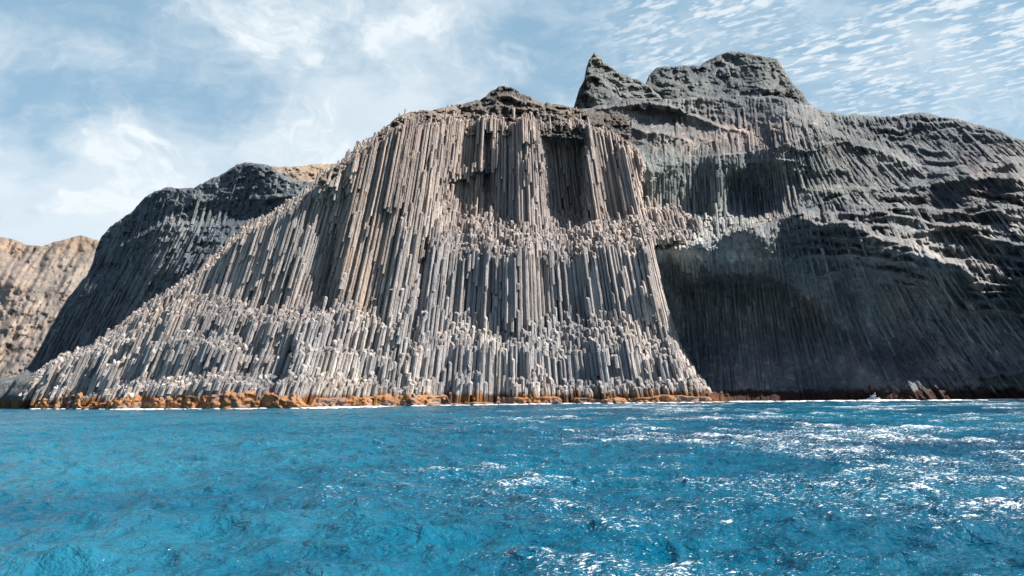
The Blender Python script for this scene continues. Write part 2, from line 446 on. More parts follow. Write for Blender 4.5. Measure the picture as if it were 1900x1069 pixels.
def prism(xs, ys, zb, zt, hang):
    ns = 6
    jq = min(1.0, max(0.25, zt / 22))
    zt = zt + jq * (rng.normal(0, 0.35) + (abs(rng.normal(0, 1.4)) if rng.random() < 0.14 else 0))
    if hang: zb = zb + rng.normal(0, 0.8)
    seg = rng.uniform(1.0, 2.6)
    nr = max(2, int((zt - zb) / seg) + 1)
    z = np.linspace(zb, zt, nr); z[1:-1] += rng.uniform(-0.25, 0.25, nr - 2)
    ph = rng.uniform(0, 1.05); th = ph + np.arange(ns) * (2 * math.pi / ns) + rng.uniform(-0.22, 0.22, ns)
    bead = rng.choice([0.02, 0.035, 0.075], p=[0.35, 0.4, 0.25])
    R = 0.348 * rng.uniform(0.86, 1.08) * (1 + rng.normal(0, bead, nr)); rr = rng.uniform(0.9, 1.08, ns)
    cx = fx(xs, z) + rng.normal(0, 0.035, nr); cy = ys + KL * (z - 40) + rng.normal(0, 0.035, nr)
    k = fan(z)
    X = cx[:, None] + (R * k * 0.98)[:, None] * (rr * np.cos(th))[None]
    Yv = cy[:, None] + (R * (1 + 0.5 * (k - 1)))[:, None] * (rr * np.sin(th))[None]
    Z = np.repeat(z[:, None], ns, 1)
    # rough slanted break at the head, falling towards the sea
    tx, ty = rng.normal(0.0, 0.7), rng.uniform(-0.1, 1.2)
    top = np.stack([X[-1], Yv[-1], Z[-1] + (X[-1] - cx[-1]) * -tx * 0.6 + (Yv[-1] - cy[-1]) * ty], -1)
    P = np.concatenate([np.stack([X, Yv, Z], -1).reshape(-1, 3)])
    P[-ns:] = top
    inner = np.array([cx[-1], cy[-1], zt]) + (top - np.array([cx[-1], cy[-1], zt])) * 0.6 + np.array([0, 0, 0.03])
    P = np.concatenate([P, inner, [[cx[-1], cy[-1], zt + rng.normal(0, 0.1)]]])
    fs = []
    for r in range(nr):
        for s in range(ns):
            fs.append((r * ns + s, r * ns + (s + 1) % ns, (r + 1) * ns + (s + 1) % ns, (r + 1) * ns + s))
    t0 = (nr) * ns; tr = [(t0 + s, t0 + (s + 1) % ns, t0 + ns) for s in range(ns)]
    if hang: tr += [(0, s + 1, s) for s in range(1, ns - 1)]
    # colour: warmer high up, greyer low, paler some; constant below the head
    h = max(0.0, min(1.0, (zt - 30) / 35.0)); w = max(0.0, min(1.0, 1 - abs(xs + 28) / 30.0))
    br = rng.uniform(0.62, 1.2) * (1.14 - 0.20 * h)
    pk = h * rng.uniform(0.3, 1.0)
    c = np.array([1 + 0.04 * pk + 0.04 * w * h, 1 - 0.07 * pk, 1 - 0.11 * pk - 0.06 * w * h]) * br
    if xs < -38 and zt > 20: c = np.array([1.03, 1.0, 0.98]) * rng.uniform(0.75, 1.15)
    C = np.repeat(c[None], len(P), 0)
    C[-ns * 2 - 1:] = C[-ns * 2 - 1:] * rng.uniform(0.7, 0.95)  # heads darkened in colour to tone down the sun on them
    return P, np.array(fs), np.array(tr), C


cliff = bpy.data.objects.new('columnar_cliff', None); sc.collection.objects.link(cliff)
tag(cliff, 'tall pale grey cliff of sunlit basalt columns rising from the sea in the centre', 'cliff')
uu = np.array([proj(fx(c[0], (c[2] + c[3]) / 2), c[1], (c[2] + c[3]) / 2) for c in cells])
big = np.array([c[4] for c in cells]); order = np.argsort(-big)
inview = [i for i in order if 340 < uu[i][0] < 1250][:100]
indiv = set(int(i) for i in inview)
off = 0
for i, c in enumerate(cells):
    P, q, t, C = prism(c[0], c[1], c[2], c[3], c[5])
    if i in indiv:
        mesh_obj('basalt_column', P, q, M_col, cliff, tris=t, smooth=False, attrs={'tint': C})
    else:
        VB.append(P); FB.append(q + off); TB.append(t + off); CB.append(C); off += len(P)
o = mesh_obj('basalt_columns', np.concatenate(VB), np.concatenate(FB), M_col, cliff, tris=np.concatenate(TB), smooth=False, attrs={'tint': np.concatenate(CB)})
tag(o, kind='stuff')
# rock behind the columns
sub = (slice(None, None, 2), slice(None, None, 2))
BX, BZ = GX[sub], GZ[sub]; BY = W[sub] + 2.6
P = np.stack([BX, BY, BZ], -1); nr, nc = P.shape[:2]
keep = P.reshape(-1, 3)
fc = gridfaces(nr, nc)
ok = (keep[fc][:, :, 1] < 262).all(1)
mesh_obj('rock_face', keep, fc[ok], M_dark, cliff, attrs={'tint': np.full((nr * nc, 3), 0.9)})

# ---- cap rock above the columns
cap_ridge = lambda u: pl_(u, [(590, 330), (640, 300), (668, 290), (690, 262), (712, 240), (735, 218), (760, 208), (800, 204), (850, 194), (880, 188), (900, 181), (912, 168), (930, 160), (948, 160), (962, 168), (968, 176), (985, 180), (1000, 190), (1030, 192), (1060, 200), (1100, 205), (1160, 215), (1220, 240), (1290, 300)]) + 3 * fbm(u / 9.0, u * 0, 0, 3, 0.6, 41)
cap_bot = lambda u: pl_(u, [(590, 345), (640, 318), (700, 275), (740, 258), (800, 252), (1000, 252), (1100, 258), (1130, 262), (1175, 262), (1290, 330)])
capd = lambda U, V: np.interp(U, KU, KY[:, 0]) + 0.6 + np.clip(cap_bot(U) - V, 0, 99) * 0.16 * (1 + ss(U, 1050, 1200))
def cap_depth(U, V):
    Y = capd(U, V)
    Y = Y + 2.2 * fbm(U / 26, V / 20, 0, 5, 0.55, 5) + 1.6 * ridged(U / 12, V / 12, 0, 3, 0.5, 6)
    Y = Y + 1.0 * block(U / 14, V / 8, 7) + 0.6 * block(U / 6, V / 5, 8)
    Y += ledge(U, V, [(880, 205), (930, 196), (990, 205), (1050, 222), (1120, 228)], 2.0, 5, 12)
    Y += ledge(U, V, [(905, 182), (940, 176), (975, 190), (1050, 208)], 2.5, 5, 8)
    Y += ledge(U, V, [(740, 225), (800, 220), (870, 214), (930, 218), (1010, 226)], 1.6, 5, 6)
    return Y
relief('cap_rock', M_cap, (590, 1172), cap_ridge, cap_bot, cap_depth, 1.5, back=45, parent=cliff,
       tint=lambda U, V: np.stack([1.0 + 0.08 * (1 - ss(U, 780, 900)), 0.98 + 0 * U, 0.95 - 0.06 * (1 - ss(U, 780, 900))], -1) * ((0.8 + 0.4 * fbm(U / 30, V / 30, 0, 3, .5, 9)) * (1 - 0.35 * ss(U, 850, 920)))[..., None])

# ================================================================== right headland with the cave
rh_ridge = lambda u: pl_(u, [(1040, 208), (1080, 200), (1140, 192), (1180, 184), (1240, 180), (1300, 178), (1360, 176), (1440, 180), (1500, 196), (1530, 208), (1570, 212), (1620, 216), (1680, 214), (1705, 209), (1740, 215), (1780, 222), (1850, 240), (1900, 262), (1980, 300), (2300, 420)]) + 4 * fbm(u / 12.0, u * 0, 0, 4, 0.65, 51) + 8 * fbm(u / 45, u * 0, 0, 2, .5, 52) * (1 - ss(u, 1450, 1500))
rh_bot = lambda u: u * 0 + 785.0
rhd = rbf([(1040, 210, 243), (1060, 245, 240), (1120, 200, 247), (1200, 186, 252), (1300, 178, 256), (1400, 178, 254), (1500, 196, 247), (1620, 216, 240), (1700, 212, 238), (1780, 222, 232), (1900, 262, 216), (1980, 300, 206),
    (1180, 235, 245), (1300, 240, 247), (1400, 230, 244), (1300, 285, 237), (1200, 285, 238), (1420, 275, 232), (1480, 215, 236), (1250, 292, 233), (1130, 300, 239), (1110, 420, 236), (1100, 600, 230), (1100, 760, 222),
    (1200, 305, 231), (1330, 298, 230), (1200, 400, 229), (1300, 405, 229), (1400, 402, 224), (1480, 345, 219), (1450, 290, 223), (1520, 250, 228),
    (1200, 470, 219), (1300, 455, 211), (1400, 420, 205), (1490, 395, 202), (1560, 412, 198), (1640, 445, 193), (1700, 462, 190), (1800, 505, 188), (1900, 540, 186),
    (1600, 260, 230), (1700, 330, 217), (1800, 350, 206), (1900, 350, 197), (1560, 340, 214), (1700, 400, 203), (1800, 430, 195), (1900, 450, 190),
    (1230, 500, 224), (1350, 485, 208.5), (1490, 455, 201.5), (1600, 500, 197),
    (1250, 600, 221), (1350, 570, 219), (1450, 600, 214), (1550, 610, 207), (1600, 570, 202), (1650, 620, 200), (1500, 680, 203), (1350, 660, 210),
    (1250, 690, 212), (1350, 705, 202), (1450, 715, 196), (1600, 712, 191), (1750, 700, 185), (1900, 690, 182), (1300, 750, 190), (1450, 750, 188), (1600, 750, 188), (1750, 748, 178), (1900, 742, 180),
    (1700, 560, 196), (1800, 600, 188), (1900, 620, 184), (1980, 500, 176), (1980, 700, 174), (2300, 450, 150), (2300, 750, 145), (1500, 785, 180), (1900, 785, 176)], 18.0)


def rh_depth(U, V):
    Y = rhd(U, V)
    lean = pl_(U, [(1200, 0.02), (1400, 0.08), (1550, 0.30), (1700, 0.55), (1900, 0.75)])
    lean = np.where(V < 380, pl_(U, [(1200, 0.0), (1450, 0.15), (1550, 0.7), (1700, 1.0), (1900, 1.0)]), lean)
    A = U - lean * (V - 550) + 6 * fbm(U / 60, V / 60, 0, 2, .5, 60)
    # column grain
    g = 1 - 2 * np.abs(vn(A / 9.0, V / 120.0, 0, 61)); g2 = 1 - 2 * np.abs(vn(A / 4.2, V / 50.0, 0, 62)); top = ss(V, 250, 300)
    g = g * (0.25 + 0.75 * top) 
    gm = ss(fbm(U / 70, V / 50, 0, 3, .5, 63), -0.5, 0.35)
    right = ss(U, 1620, 1760) * ss(V, 430, 520)
    cave = ss(V, 500, 560) * (1 - ss(U, 1600, 1750))
    Y = Y - gm * (0.42 + 0.7 * right - 0.15 * cave) * g - 0.32 * gm * g2
    Y = Y - right * 1.1 * vn(A / 22.0, V / 160.0, 0, 64)
    # undulating rock
    Y = Y + 2.4 * fbm(U / 100, V / 75, 0, 3, 0.45, 65) + 0.35 * ridged(U / 40, V / 20, 0, 4, 0.55, 66) + 1.4 * (1 - top) * fbm(U / 30 - V / 40, V / 14, 0, 5, 0.6, 84) + 0.45 * fbm(A / 7.0, V / 14.0, 0, 4, 0.65, 85) + (0.4 * block(A / 14, V / 22, 86) + 0.3 * block(A / 6, V / 16, 87)) * (1 - 0.6 * ss(V, 470, 520) * (1 - ss(U, 1600, 1700)))
    # wavy layered shelves on the right
    q = (V - 0.10 * (U - 1700) + 26 * fbm(U / 110, V / 70, 0, 4, 0.5, 67)) / 21.0
    f = q - np.floor(q); prof = np.where(f < 0.3, f / 0.3, 1 - (f - 0.3) / 0.7)
    m = ss(U, 1440, 1560) * ss(V, 335, 375) * (1 - ss(V, 500 + 0.25 * (U - 1600), 560 + 0.25 * (U - 1600)))
    m = m * ss(vn(np.floor(q) * 3.7, U / 80.0, 0, 68), -0.5, 0.5)
    Y = Y - 3.6 * m * prof
    q = (V + 0.06 * (U - 1700) + 20 * fbm(U / 60, V / 40, 0, 3, 0.5, 69)) / 14.0
    f = q - np.floor(q); prof = np.where(f < 0.3, f / 0.3, 1 - (f - 0.3) / 0.7)
    Y = Y - 1.7 * prof * ss(U, 1350, 1500) * (1 - ss(V, 480, 560)) * ss(vn(np.floor(q) * 2.1, U / 50.0, 0, 70), -0.3, 0.5)
    # traced shelves
    Y += ledge(U, V, [(1185, 472), (1250, 462), (1300, 455), (1400, 420), (1470, 400), (1490, 395), (1560, 412), (1640, 445), (1700, 462), (1790, 500), (1830, 530)], 5.0, 13, 34, 15, 4, 71)
    Y += ledge(U, V, [(1500, 228), (1560, 258), (1620, 276), (1680, 300), (1710, 325), (1800, 320), (1900, 300)], 5.0, 14, 30, 20, 4, 72)
    Y += ledge(U, V, [(1480, 352), (1560, 355), (1640, 352), (1720, 345), (1800, 330), (1900, 330)], 4.6, 12, 20, 20, 4, 73)
    Y += ledge(U, V, [(1560, 390), (1640, 385), (1740, 400), (1820, 380), (1900, 395)], 4.4, 12, 20, 20, 5, 74)
    Y += ledge(U, V, [(1700, 432), (1780, 415), (1840, 430), (1980, 450)], 4.4, 12, 22, 20, 5, 75)
    Y += ledge(U, V, [(1690, 470), (1760, 490), (1840, 500), (1880, 525), (1980, 540)], 5.0, 13, 34, 20, 4, 76)
    Y += ledge(U, V, [(1780, 690), (1830, 700), (1900, 690), (1990, 700)], 3.0, 9, 8, 20, 4, 78)
    Y += ledge(U, V, [(1230, 292), (1330, 289), (1400, 282), (1480, 262)], 1.6, 5, 8, 20, 3, 79)
    Y += ledge(U, V, [(1060, 208), (1140, 200), (1200, 190), (1260, 205), (1330, 235), (1400, 250)], 3.0, 6, 9, 20, 4, 80)
    Y += ledge(U, V, [(1080, 236), (1130, 228), (1180, 240), (1240, 250), (1290, 268)], 3.0, 8, 10, 20, 4, 81)
    # alcoves of the upper wall
    Y = Y + 2.6 * blob(U, V, 1262, 358, 68, 50, -0.3, 0.3) * ss(V + 0.25 * U, 610, 625) + 2.4 * blob(U, V, 1400, 352, 62, 46, -0.5, 0.35) + 2.0 * blob(U, V, 1330, 345, 14, 45, 0, 0.5) * -1
    lp = pl_(U, [(1150, 205), (1200, 196), (1260, 202), (1300, 215)]) + 7 * vn(U / 7.0, V * 0, 0, 83)
    Y = Y + 4.0 * ss(V, lp, lp + 5) * (1 - ss(V, 225, 250)) * ss(U, 1150, 1180) * (1 - ss(U, 1255, 1300))
    # the cave
    roof = pl_(U, [(1215, 560), (1270, 530), (1330, 512), (1420, 515), (1480, 535), (1520, 580), (1560, 640)])
    Y = Y + 6.5 * ss(V, roof - 4, roof + 22) * ss(U, 1225, 1300) * (1 - ss(U, 1500, 1545)) * (1 - ss(V, 600, 690)) * 0.7
    Y = Y + 3.5 * blob(U, V, 1640, 600, 110, 75, 0.4, 0.6)
    return Y


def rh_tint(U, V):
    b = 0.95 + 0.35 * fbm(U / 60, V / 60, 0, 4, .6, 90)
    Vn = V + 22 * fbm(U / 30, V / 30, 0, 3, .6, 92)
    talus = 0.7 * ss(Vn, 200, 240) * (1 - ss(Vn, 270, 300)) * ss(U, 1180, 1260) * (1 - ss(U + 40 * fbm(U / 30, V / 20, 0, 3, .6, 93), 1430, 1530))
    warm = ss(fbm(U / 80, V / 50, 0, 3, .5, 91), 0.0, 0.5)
    pale = (1 - 0.75 * ss(U, 1230, 1500)) * ss(V, 380, 410) * (1 - ss(V, 470, 500))  # pale terrace rock, tint raised further to read as sunlit
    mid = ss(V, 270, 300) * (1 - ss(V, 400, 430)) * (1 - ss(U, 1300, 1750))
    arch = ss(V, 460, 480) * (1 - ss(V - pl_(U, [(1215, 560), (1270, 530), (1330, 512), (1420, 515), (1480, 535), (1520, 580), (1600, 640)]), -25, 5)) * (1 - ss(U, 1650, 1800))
    b = b * (1 + 0.45 * arch)  # wall above the cave brightened in colour, as if lit
    k = (b + 0.25 * fbm(U / 9, V / 9, 0, 3, .6, 94)) * (0.95 + 0.35 * talus + 1.2 * pale + 0.15 * mid) * (1 + 0.25 * ss(V, 430, 500))  # last factor lifts the lower tint to lighten the cave shade
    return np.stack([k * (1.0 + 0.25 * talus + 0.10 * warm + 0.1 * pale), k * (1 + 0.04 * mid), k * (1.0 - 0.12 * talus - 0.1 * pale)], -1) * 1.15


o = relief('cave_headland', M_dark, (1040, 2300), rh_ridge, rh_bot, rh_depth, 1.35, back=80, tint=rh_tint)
tag(o, 'dark shaded rock headland on the right with wavy ledges above a wide shallow cave', 'headland')

def ribs(name, mat, parent, depthf, leanf, u0_, u1_, v0_, v1_, mask, wpx, lmin, lmax, tint, base=1.0, npt=6, amp=0.35, top=None):
    """broken basalt ribs that follow a rock surface along its grain"""
    US, VS, W_ = [], [], []
    uc0 = np.arange(u0_ - 250, u1_ + 250, wpx)
    for a in uc0:
        u = a; v = v0_
        while v < v1_:
            L = rng.uniform(lmin, lmax); vv = np.linspace(v, v + L, npt); uu_ = np.empty(npt); q = u
            for k in range(npt):
                uu_[k] = q; q = q + float(leanf(q, vv[k])) * L / (npt - 1)
            u = uu_[-1] + 0.0; v += L * rng.uniform(0.85, 1.0)
            if u0_ < uu_[npt // 2] < u1_ and rng.random() < mask(uu_[npt // 2], vv[npt // 2]): US.append(uu_ + rng.normal(0, 0.5)); VS.append(vv); W_.append(wpx)
    US = np.array(US); VS = np.array(VS); n = len(US)
    if top is not None: VS = np.maximum(VS, top(US) + 4)
    D = depthf(US, VS); D = D * 0.65 + 0.35 * np.linspace(0, 1, npt)[None] * (D[:, -1:] - D[:, :1]) + 0.35 * D[:, :1] + rng.normal(-0.1, amp, (n, 1))
    x_, y_, z_ = unproj(US, VS, D)
    R = wpx * 0.56 * D.mean(1) / F * rng.uniform(0.8, 1.15, n); ns = 5
    th = rng.uniform(0, 1.2, n)[:, None] + np.arange(ns)[None] * 2 * math.pi / ns
    rr = rng.uniform(0.85, 1.15, (n, npt)) * R[:, None]
    X = x_[:, :, None] + rr[:, :, None] * np.cos(th)[:, None]; Yv = y_[:, :, None] + rr[:, :, None] * np.sin(th)[:, None]
    Z = z_[:, :, None] + 0 * X; Z[:, 0] += (Yv[:, 0] - y_[:, 0, None]) * rng.uniform(0.0, 1.2, (n, 1))
    P = np.stack([X, Yv, Z], -1).reshape(n, npt * ns, 3)
    q = []
    for k in range(npt - 1):
        for j in range(ns): q.append((k * ns + j, (k + 1) * ns + j, (k + 1) * ns + (j + 1) % ns, k * ns + (j + 1) % ns))
    t = [(0, j, j + 1) for j in range(1, ns - 1)] + [((npt - 1) * ns, (npt - 1) * ns + j + 1, (npt - 1) * ns + j) for j in range(1, ns - 1)]
    Q = (np.array(q)[None] + np.arange(n)[:, None, None] * npt * ns).reshape(-1, 4); Tt = (np.array(t)[None] + np.arange(n)[:, None, None] * npt * ns).reshape(-1, 3)
    tn = tint(US, VS).mean(1) * rng.uniform(0.72, 1.25, (n, 1)) * base
    o = mesh_obj(name, P.reshape(-1, 3), Q, mat, parent, tris=Tt, smooth=False, attrs={'tint': np.repeat(tn[:, None], npt * ns, 1).reshape(-1, 3)})
    return tag(o, kind='stuff')


def hl_lean(u, v):
    if v < 380: return np.interp(u, [1200, 1450, 1520, 1600, 1700, 1900], [0.0, 0.12, 0.45, 0.8, 1.0, 1.0])
    return np.interp(u, [1200, 1400, 1550, 1700, 1900], [0.06, 0.10, 0.30, 0.55, 0.8])
def hl_mask(u, v):
    c = float(np.interp(u, [1200, 1300, 1400, 1490, 1560, 1640, 1700, 1800, 1900], [470, 455, 420, 395, 412, 445, 462, 505, 540]))
    if u < 1120 or v > 752: return 0
    if v > c: return 0.96 if (u > 1225 + (v - 470) * 0.33) else 0.0
    fold = float(np.interp(u, [1120, 1200, 1330, 1400, 1480, 1560, 1700, 1760], [292, 294, 290, 262, 214, 262, 335, 400]))
    if v < fold: return 0.10 if v > float(rh_ridge(np.array([float(u)]))[0]) + 30 else 0
    if v < 345 or u < 1480: return 0.9 if v < 402 else 0.4
    if v < 400: return 0.35
    return 0.65
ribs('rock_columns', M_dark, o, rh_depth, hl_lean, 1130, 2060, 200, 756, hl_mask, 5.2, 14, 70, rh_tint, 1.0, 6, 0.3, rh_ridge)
# small column heads paving the terrace between the two walls
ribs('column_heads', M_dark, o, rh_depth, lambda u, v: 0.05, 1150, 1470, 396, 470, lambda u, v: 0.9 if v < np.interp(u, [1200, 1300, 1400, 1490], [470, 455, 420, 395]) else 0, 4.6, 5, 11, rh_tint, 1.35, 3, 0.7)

# ================================================================== summit crags
def crag(name, label, us, ridge, bot, pts, seed, back):
    f = rbf(pts, 12)
    r = lambda u: pl_(u, ridge) + 2.2 * fbm(u / 8.0, u * 0, 0, 3, 0.6, seed)
    def dep(U, V):
        Y = f(U, V) + 4.0 * fbm(U / 45, V / 30, 0, 5, 0.55, seed + 1) + 2.0 * ridged(U / 22 - V / 60, V / 14, 0, 4, 0.55, seed + 2)
        q = (V + 0.15 * (U - 1300) + 18 * fbm(U / 60, V / 40, 0, 3, 0.5, seed + 3)) / 17.0
        fr = q - np.floor(q)
        Y = Y + 1.1 * block(U / 20 - V / 60, V / 18, seed + 8) + 0.6 * block(U / 9, V / 9, seed + 9)
        return Y - 2.4 * np.where(fr < 0.3, fr / 0.3, 1 - (fr - 0.3) / 0.7) * ss(vn(np.floor(q) * 1.7, U / 40.0, 0, seed + 4), -0.4, 0.4)
    o = relief(name, M_dark, us, r, lambda u: u * 0 + bot, dep, 1.3, back=back,
               tint=lambda U, V: (0.95 + 0.4 * fbm(U / 50, V / 40, 0, 4, .6, seed + 5))[..., None] * np.array([0.97, 1.0, 0.98]))
    return tag(o, label, 'rock')


crag('rock_pinnacle', 'sharp dark pinnacle of rock on the summit skyline left of the broad dome', (1063, 1262), [(1063, 205), (1068, 188), (1075, 165), (1085, 148), (1087, 130), (1093, 112), (1103, 98), (1112, 104), (1122, 118), (1134, 124), (1146, 134), (1165, 141), (1185, 148), (1205, 160), (1262, 215)], 260,
     [(1065, 200, 282), (1103, 100, 282), (1103, 180, 272), (1150, 138, 286), (1150, 200, 270), (1200, 160, 284), (1262, 220, 276), (1200, 250, 266), (1080, 260, 270)], 100, 14)
crag('rock_dome', 'broad dark rocky dome forming the highest summit above the right slopes', (1170, 1560), [(1170, 190), (1195, 160), (1205, 140), (1218, 125), (1260, 122), (1300, 121), (1310, 113), (1335, 101), (1358, 95), (1385, 99), (1415, 106), (1442, 110), (1450, 122), (1463, 142), (1470, 155), (1490, 172), (1500, 190), (1520, 208), (1560, 232)], 300,
     [(1170, 190, 288), (1218, 126, 298), (1300, 122, 302), (1360, 98, 304), (1440, 110, 290), (1500, 192, 272), (1560, 232, 262), (1250, 170, 284), (1350, 160, 286), (1420, 160, 272), (1460, 200, 262), (1300, 200, 268), (1400, 220, 256), (1250, 240, 262), (1350, 290, 256), (1500, 290, 250)], 120, 40)

# ================================================================== left shaded buttress

bt_ridge = lambda u: pl_(u, [(-260, 733), (-120, 722), (-30, 712), (10, 704), (30, 699), (45, 690), (60, 668), (75, 642), (95, 605), (118, 565), (140, 535), (160, 512), (172, 488), (178, 462), (190, 437), (205, 420), (235, 400), (250, 388), (262, 372), (280, 360), (296, 352), (312, 347), (335, 350), (360, 349), (392, 332), (415, 322), (440, 306), (455, 302), (475, 303), (500, 308), (520, 322), (545, 334), (570, 338), (610, 345), (660, 335), (760, 330)]) + 2.5 * fbm(u / 9.0, u * 0, 0, 3, 0.6, 151)
btd = rbf([(-260, 740, 262), (-20, 710, 262), (0, 745, 244), (-260, 780, 250), (50, 740, 236), (66, 668, 300), (172, 480, 296), (250, 390, 285), (315, 350, 276), (455, 303, 262), (560, 338, 252), (660, 335, 246), (760, 340, 244), (300, 450, 264), (400, 400, 258), (450, 400, 254), (400, 455, 246), (300, 500, 256), (250, 550, 262), (150, 600, 280), (180, 520, 282), (350, 500, 246), (500, 430, 238), (560, 400, 240), (640, 380, 238), (100, 690, 272), (200, 680, 256), (400, 600, 236), (600, 600, 228), (0, 785, 236), (300, 780, 250), (760, 700, 232)], 18)
def bt_depth(U, V):
    Y = btd(U, V)
    A = U + 0.55 * (V - 500)
    gm = ss(V, 430, 500) * (1 - ss(U, 480, 600))
    Y = Y - gm * (1.2 * vn(A / 16, V / 200, 0, 161) + 0.7 * (1 - 2 * np.abs(vn(A / 7.0, V / 120, 0, 162))))
    Y = Y + 2.4 * fbm(U / 60, V / 40, 0, 5, 0.55, 163) + 1.1 * ridged(U / 22, V / 16, 0, 4, 0.55, 164) * (1 - 0.6 * gm)
    Y += ledge(U, V, [(390, 490), (430, 478), (480, 455), (530, 425), (570, 400), (620, 385)], 3.5, 16, 25, 20, 4, 165)
    Y += ledge(U, V, [(180, 470), (260, 440), (330, 400), (420, 375), (500, 370), (560, 360)], 3.0, 9, 20, 30, 4, 166)
    band = np.exp(-((V - pl_(U, [(390, 492), (430, 476), (480, 455), (530, 425), (570, 400), (640, 380)])) / 16.0) ** 2) * ss(U, 370, 400)
    Y = Y + 2.6 * band * fbm(U / 5.0, V / 7.0, 0, 2, 0.6, 167) + 0.7 * fbm(A / 6, V / 9, 0, 3, 0.65, 168) + 0.8 * block(U / 14, V / 10, 169) * (1 - 0.5 * gm) + 0.5 * block(U / 6, V / 5, 174) * (1 - 0.5 * gm)
    Y = Y + 5.0 * blob(U, V, 440, 392, 120, 24, -0.1, 0.4) + 3.0 * blob(U, V, 195, 498, 30, 10, -0.15, 0.5)
    return Y
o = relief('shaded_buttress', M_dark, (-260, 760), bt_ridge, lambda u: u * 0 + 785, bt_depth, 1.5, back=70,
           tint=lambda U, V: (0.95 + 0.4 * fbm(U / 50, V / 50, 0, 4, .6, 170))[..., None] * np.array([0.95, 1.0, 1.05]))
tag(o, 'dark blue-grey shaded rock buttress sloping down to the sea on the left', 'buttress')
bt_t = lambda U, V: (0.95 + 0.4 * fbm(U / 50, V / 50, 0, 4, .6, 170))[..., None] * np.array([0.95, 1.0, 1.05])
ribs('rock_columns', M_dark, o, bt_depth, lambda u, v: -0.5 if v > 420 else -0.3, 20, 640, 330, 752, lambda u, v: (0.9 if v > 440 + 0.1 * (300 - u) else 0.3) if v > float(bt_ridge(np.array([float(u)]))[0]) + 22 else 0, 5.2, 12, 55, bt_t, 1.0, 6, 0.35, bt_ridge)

pr = lambda u: pl_(u, [(440, 330), (500, 309), (540, 309), (580, 306), (625, 303), (670, 296), (760, 290)]) + 2.5 * fbm(u / 9.0, u * 0, 0, 4, 0.65, 171)
o = relief('dry_plateau', M_grass, (440, 760), pr, lambda u: u * 0 + 400, lambda U, V: 276 + (400 - V) * 0.15 + (360 - V) * 0.25 + 2.0 * fbm(U / 25, V / 8, 0, 5, .6, 172) + 1.2 * block(U / 9, V / 4, 173) + 0 * U, 2.0, back=60)
tag(o, 'strip of dry brown grassy plateau on the skyline behind the left buttress', 'plateau', 'structure')

# ================================================================== far brown hillside
fh = rbf([(-600, 430, 1000), (-600, 745, 640), (0, 440, 900), (175, 445, 860), (400, 450, 840), (0, 560, 760), (175, 560, 730), (0, 660, 680), (100, 660, 650), (0, 745, 610), (400, 745, 600), (175, 745, 600), (-300, 600, 760)], 40)
def fh_depth(U, V):
    Y = fh(U, V) + 22 * ridged((U + 0.7 * V) / 55, (V - 0.3 * U) / 240, 0, 5, 0.6, 181) + 8 * ridged((U + 0.4 * V) / 26, V / 32, 0, 4, 0.65, 182) + 1.4 * block(U / 14, V / 9, 186) + 1.2 * fbm(U / 6, V / 5, 0, 3, 0.6, 187)
    Y = Y - 26 * np.exp(-((U - 25) / 40) ** 2 - ((V - 530) / 30.0) ** 2)
    q = (V + 14 * fbm(U / 60, V / 40, 0, 3, 0.5, 183)) / 26.0
    fr = q - np.floor(q)
    return Y - 1.0 * np.where(fr < 0.4, fr / 0.4, 1 - (fr - 0.4) / 0.6)
fr_ = lambda u: pl_(u, [(-900, 520), (-600, 470), (-300, 430), (-100, 436), (0, 440), (22, 443), (40, 455), (80, 456), (100, 449), (125, 444), (150, 436), (175, 444), (230, 452), (400, 470), (700, 560)]) + 1.5 * fbm(u / 9.0, u * 0, 0, 3, 0.6, 184)
o = relief('far_hillside', M_brown, (-900, 700), fr_, lambda u: u * 0 + 752, fh_depth, 2.2, back=300,
           tint=lambda U, V: np.stack([0.95 + 0.08 * ss(490 - V, 0, 30), 0.97 - 0 * U, 1.0 - 0.1 * ss(490 - V, 0, 30)], -1) * (1 + 0.35 * fbm(U / 25, V / 20, 0, 4, .6, 185))[..., None])
tag(o, 'sunlit brown eroded hillside far away at the left edge', 'hillside', 'structure')

# ================================================================== sea
def ocean_patch(N, L, wind, wdir, lmin, seed, spread=2):
    r = np.random.default_rng(seed)
    k = np.fft.fftfreq(N, 1.0 / N) * 2 * np.pi / L
    KX, KY_ = np.meshgrid(k, k, indexing='ij'); K = np.hypot(KX, KY_); K[0, 0] = 1e-6
    Lw = wind * wind / 9.81
    cs = np.abs((KX * math.cos(wdir) + KY_ * math.sin(wdir)) / K)
    ph = np.exp(-1 / (K * Lw) ** 2) / K ** 4 * (0.15 + 0.85 * cs ** spread) * np.exp(-(K * lmin) ** 2); ph[0, 0] = 0
    h = (r.normal(size=(N, N)) + 1j * r.normal(size=(N, N))) * np.sqrt(ph)
    z = np.real(np.fft.ifft2(h)); dx = np.real(np.fft.ifft2(-1j * KX / K * h)); dy = np.real(np.fft.ifft2(-1j * KY_ / K * h))
    s = z.std(); return z / s, dx / s, dy / s


def sample(p, L, x, y):
    N = p.shape[0]; i = (x / L * N) % N; j = (y / L * N) % N
    i0 = np.floor(i).astype(int) % N; j0 = np.floor(j).astype(int) % N; a = i - np.floor(i); b = j - np.floor(j)
    i1 = (i0 + 1) % N; j1 = (j0 + 1) % N
    return (p[i0, j0] * (1 - a) + p[i1, j0] * a) * (1 - b) + (p[i0, j1] * (1 - a) + p[i1, j1] * a) * b


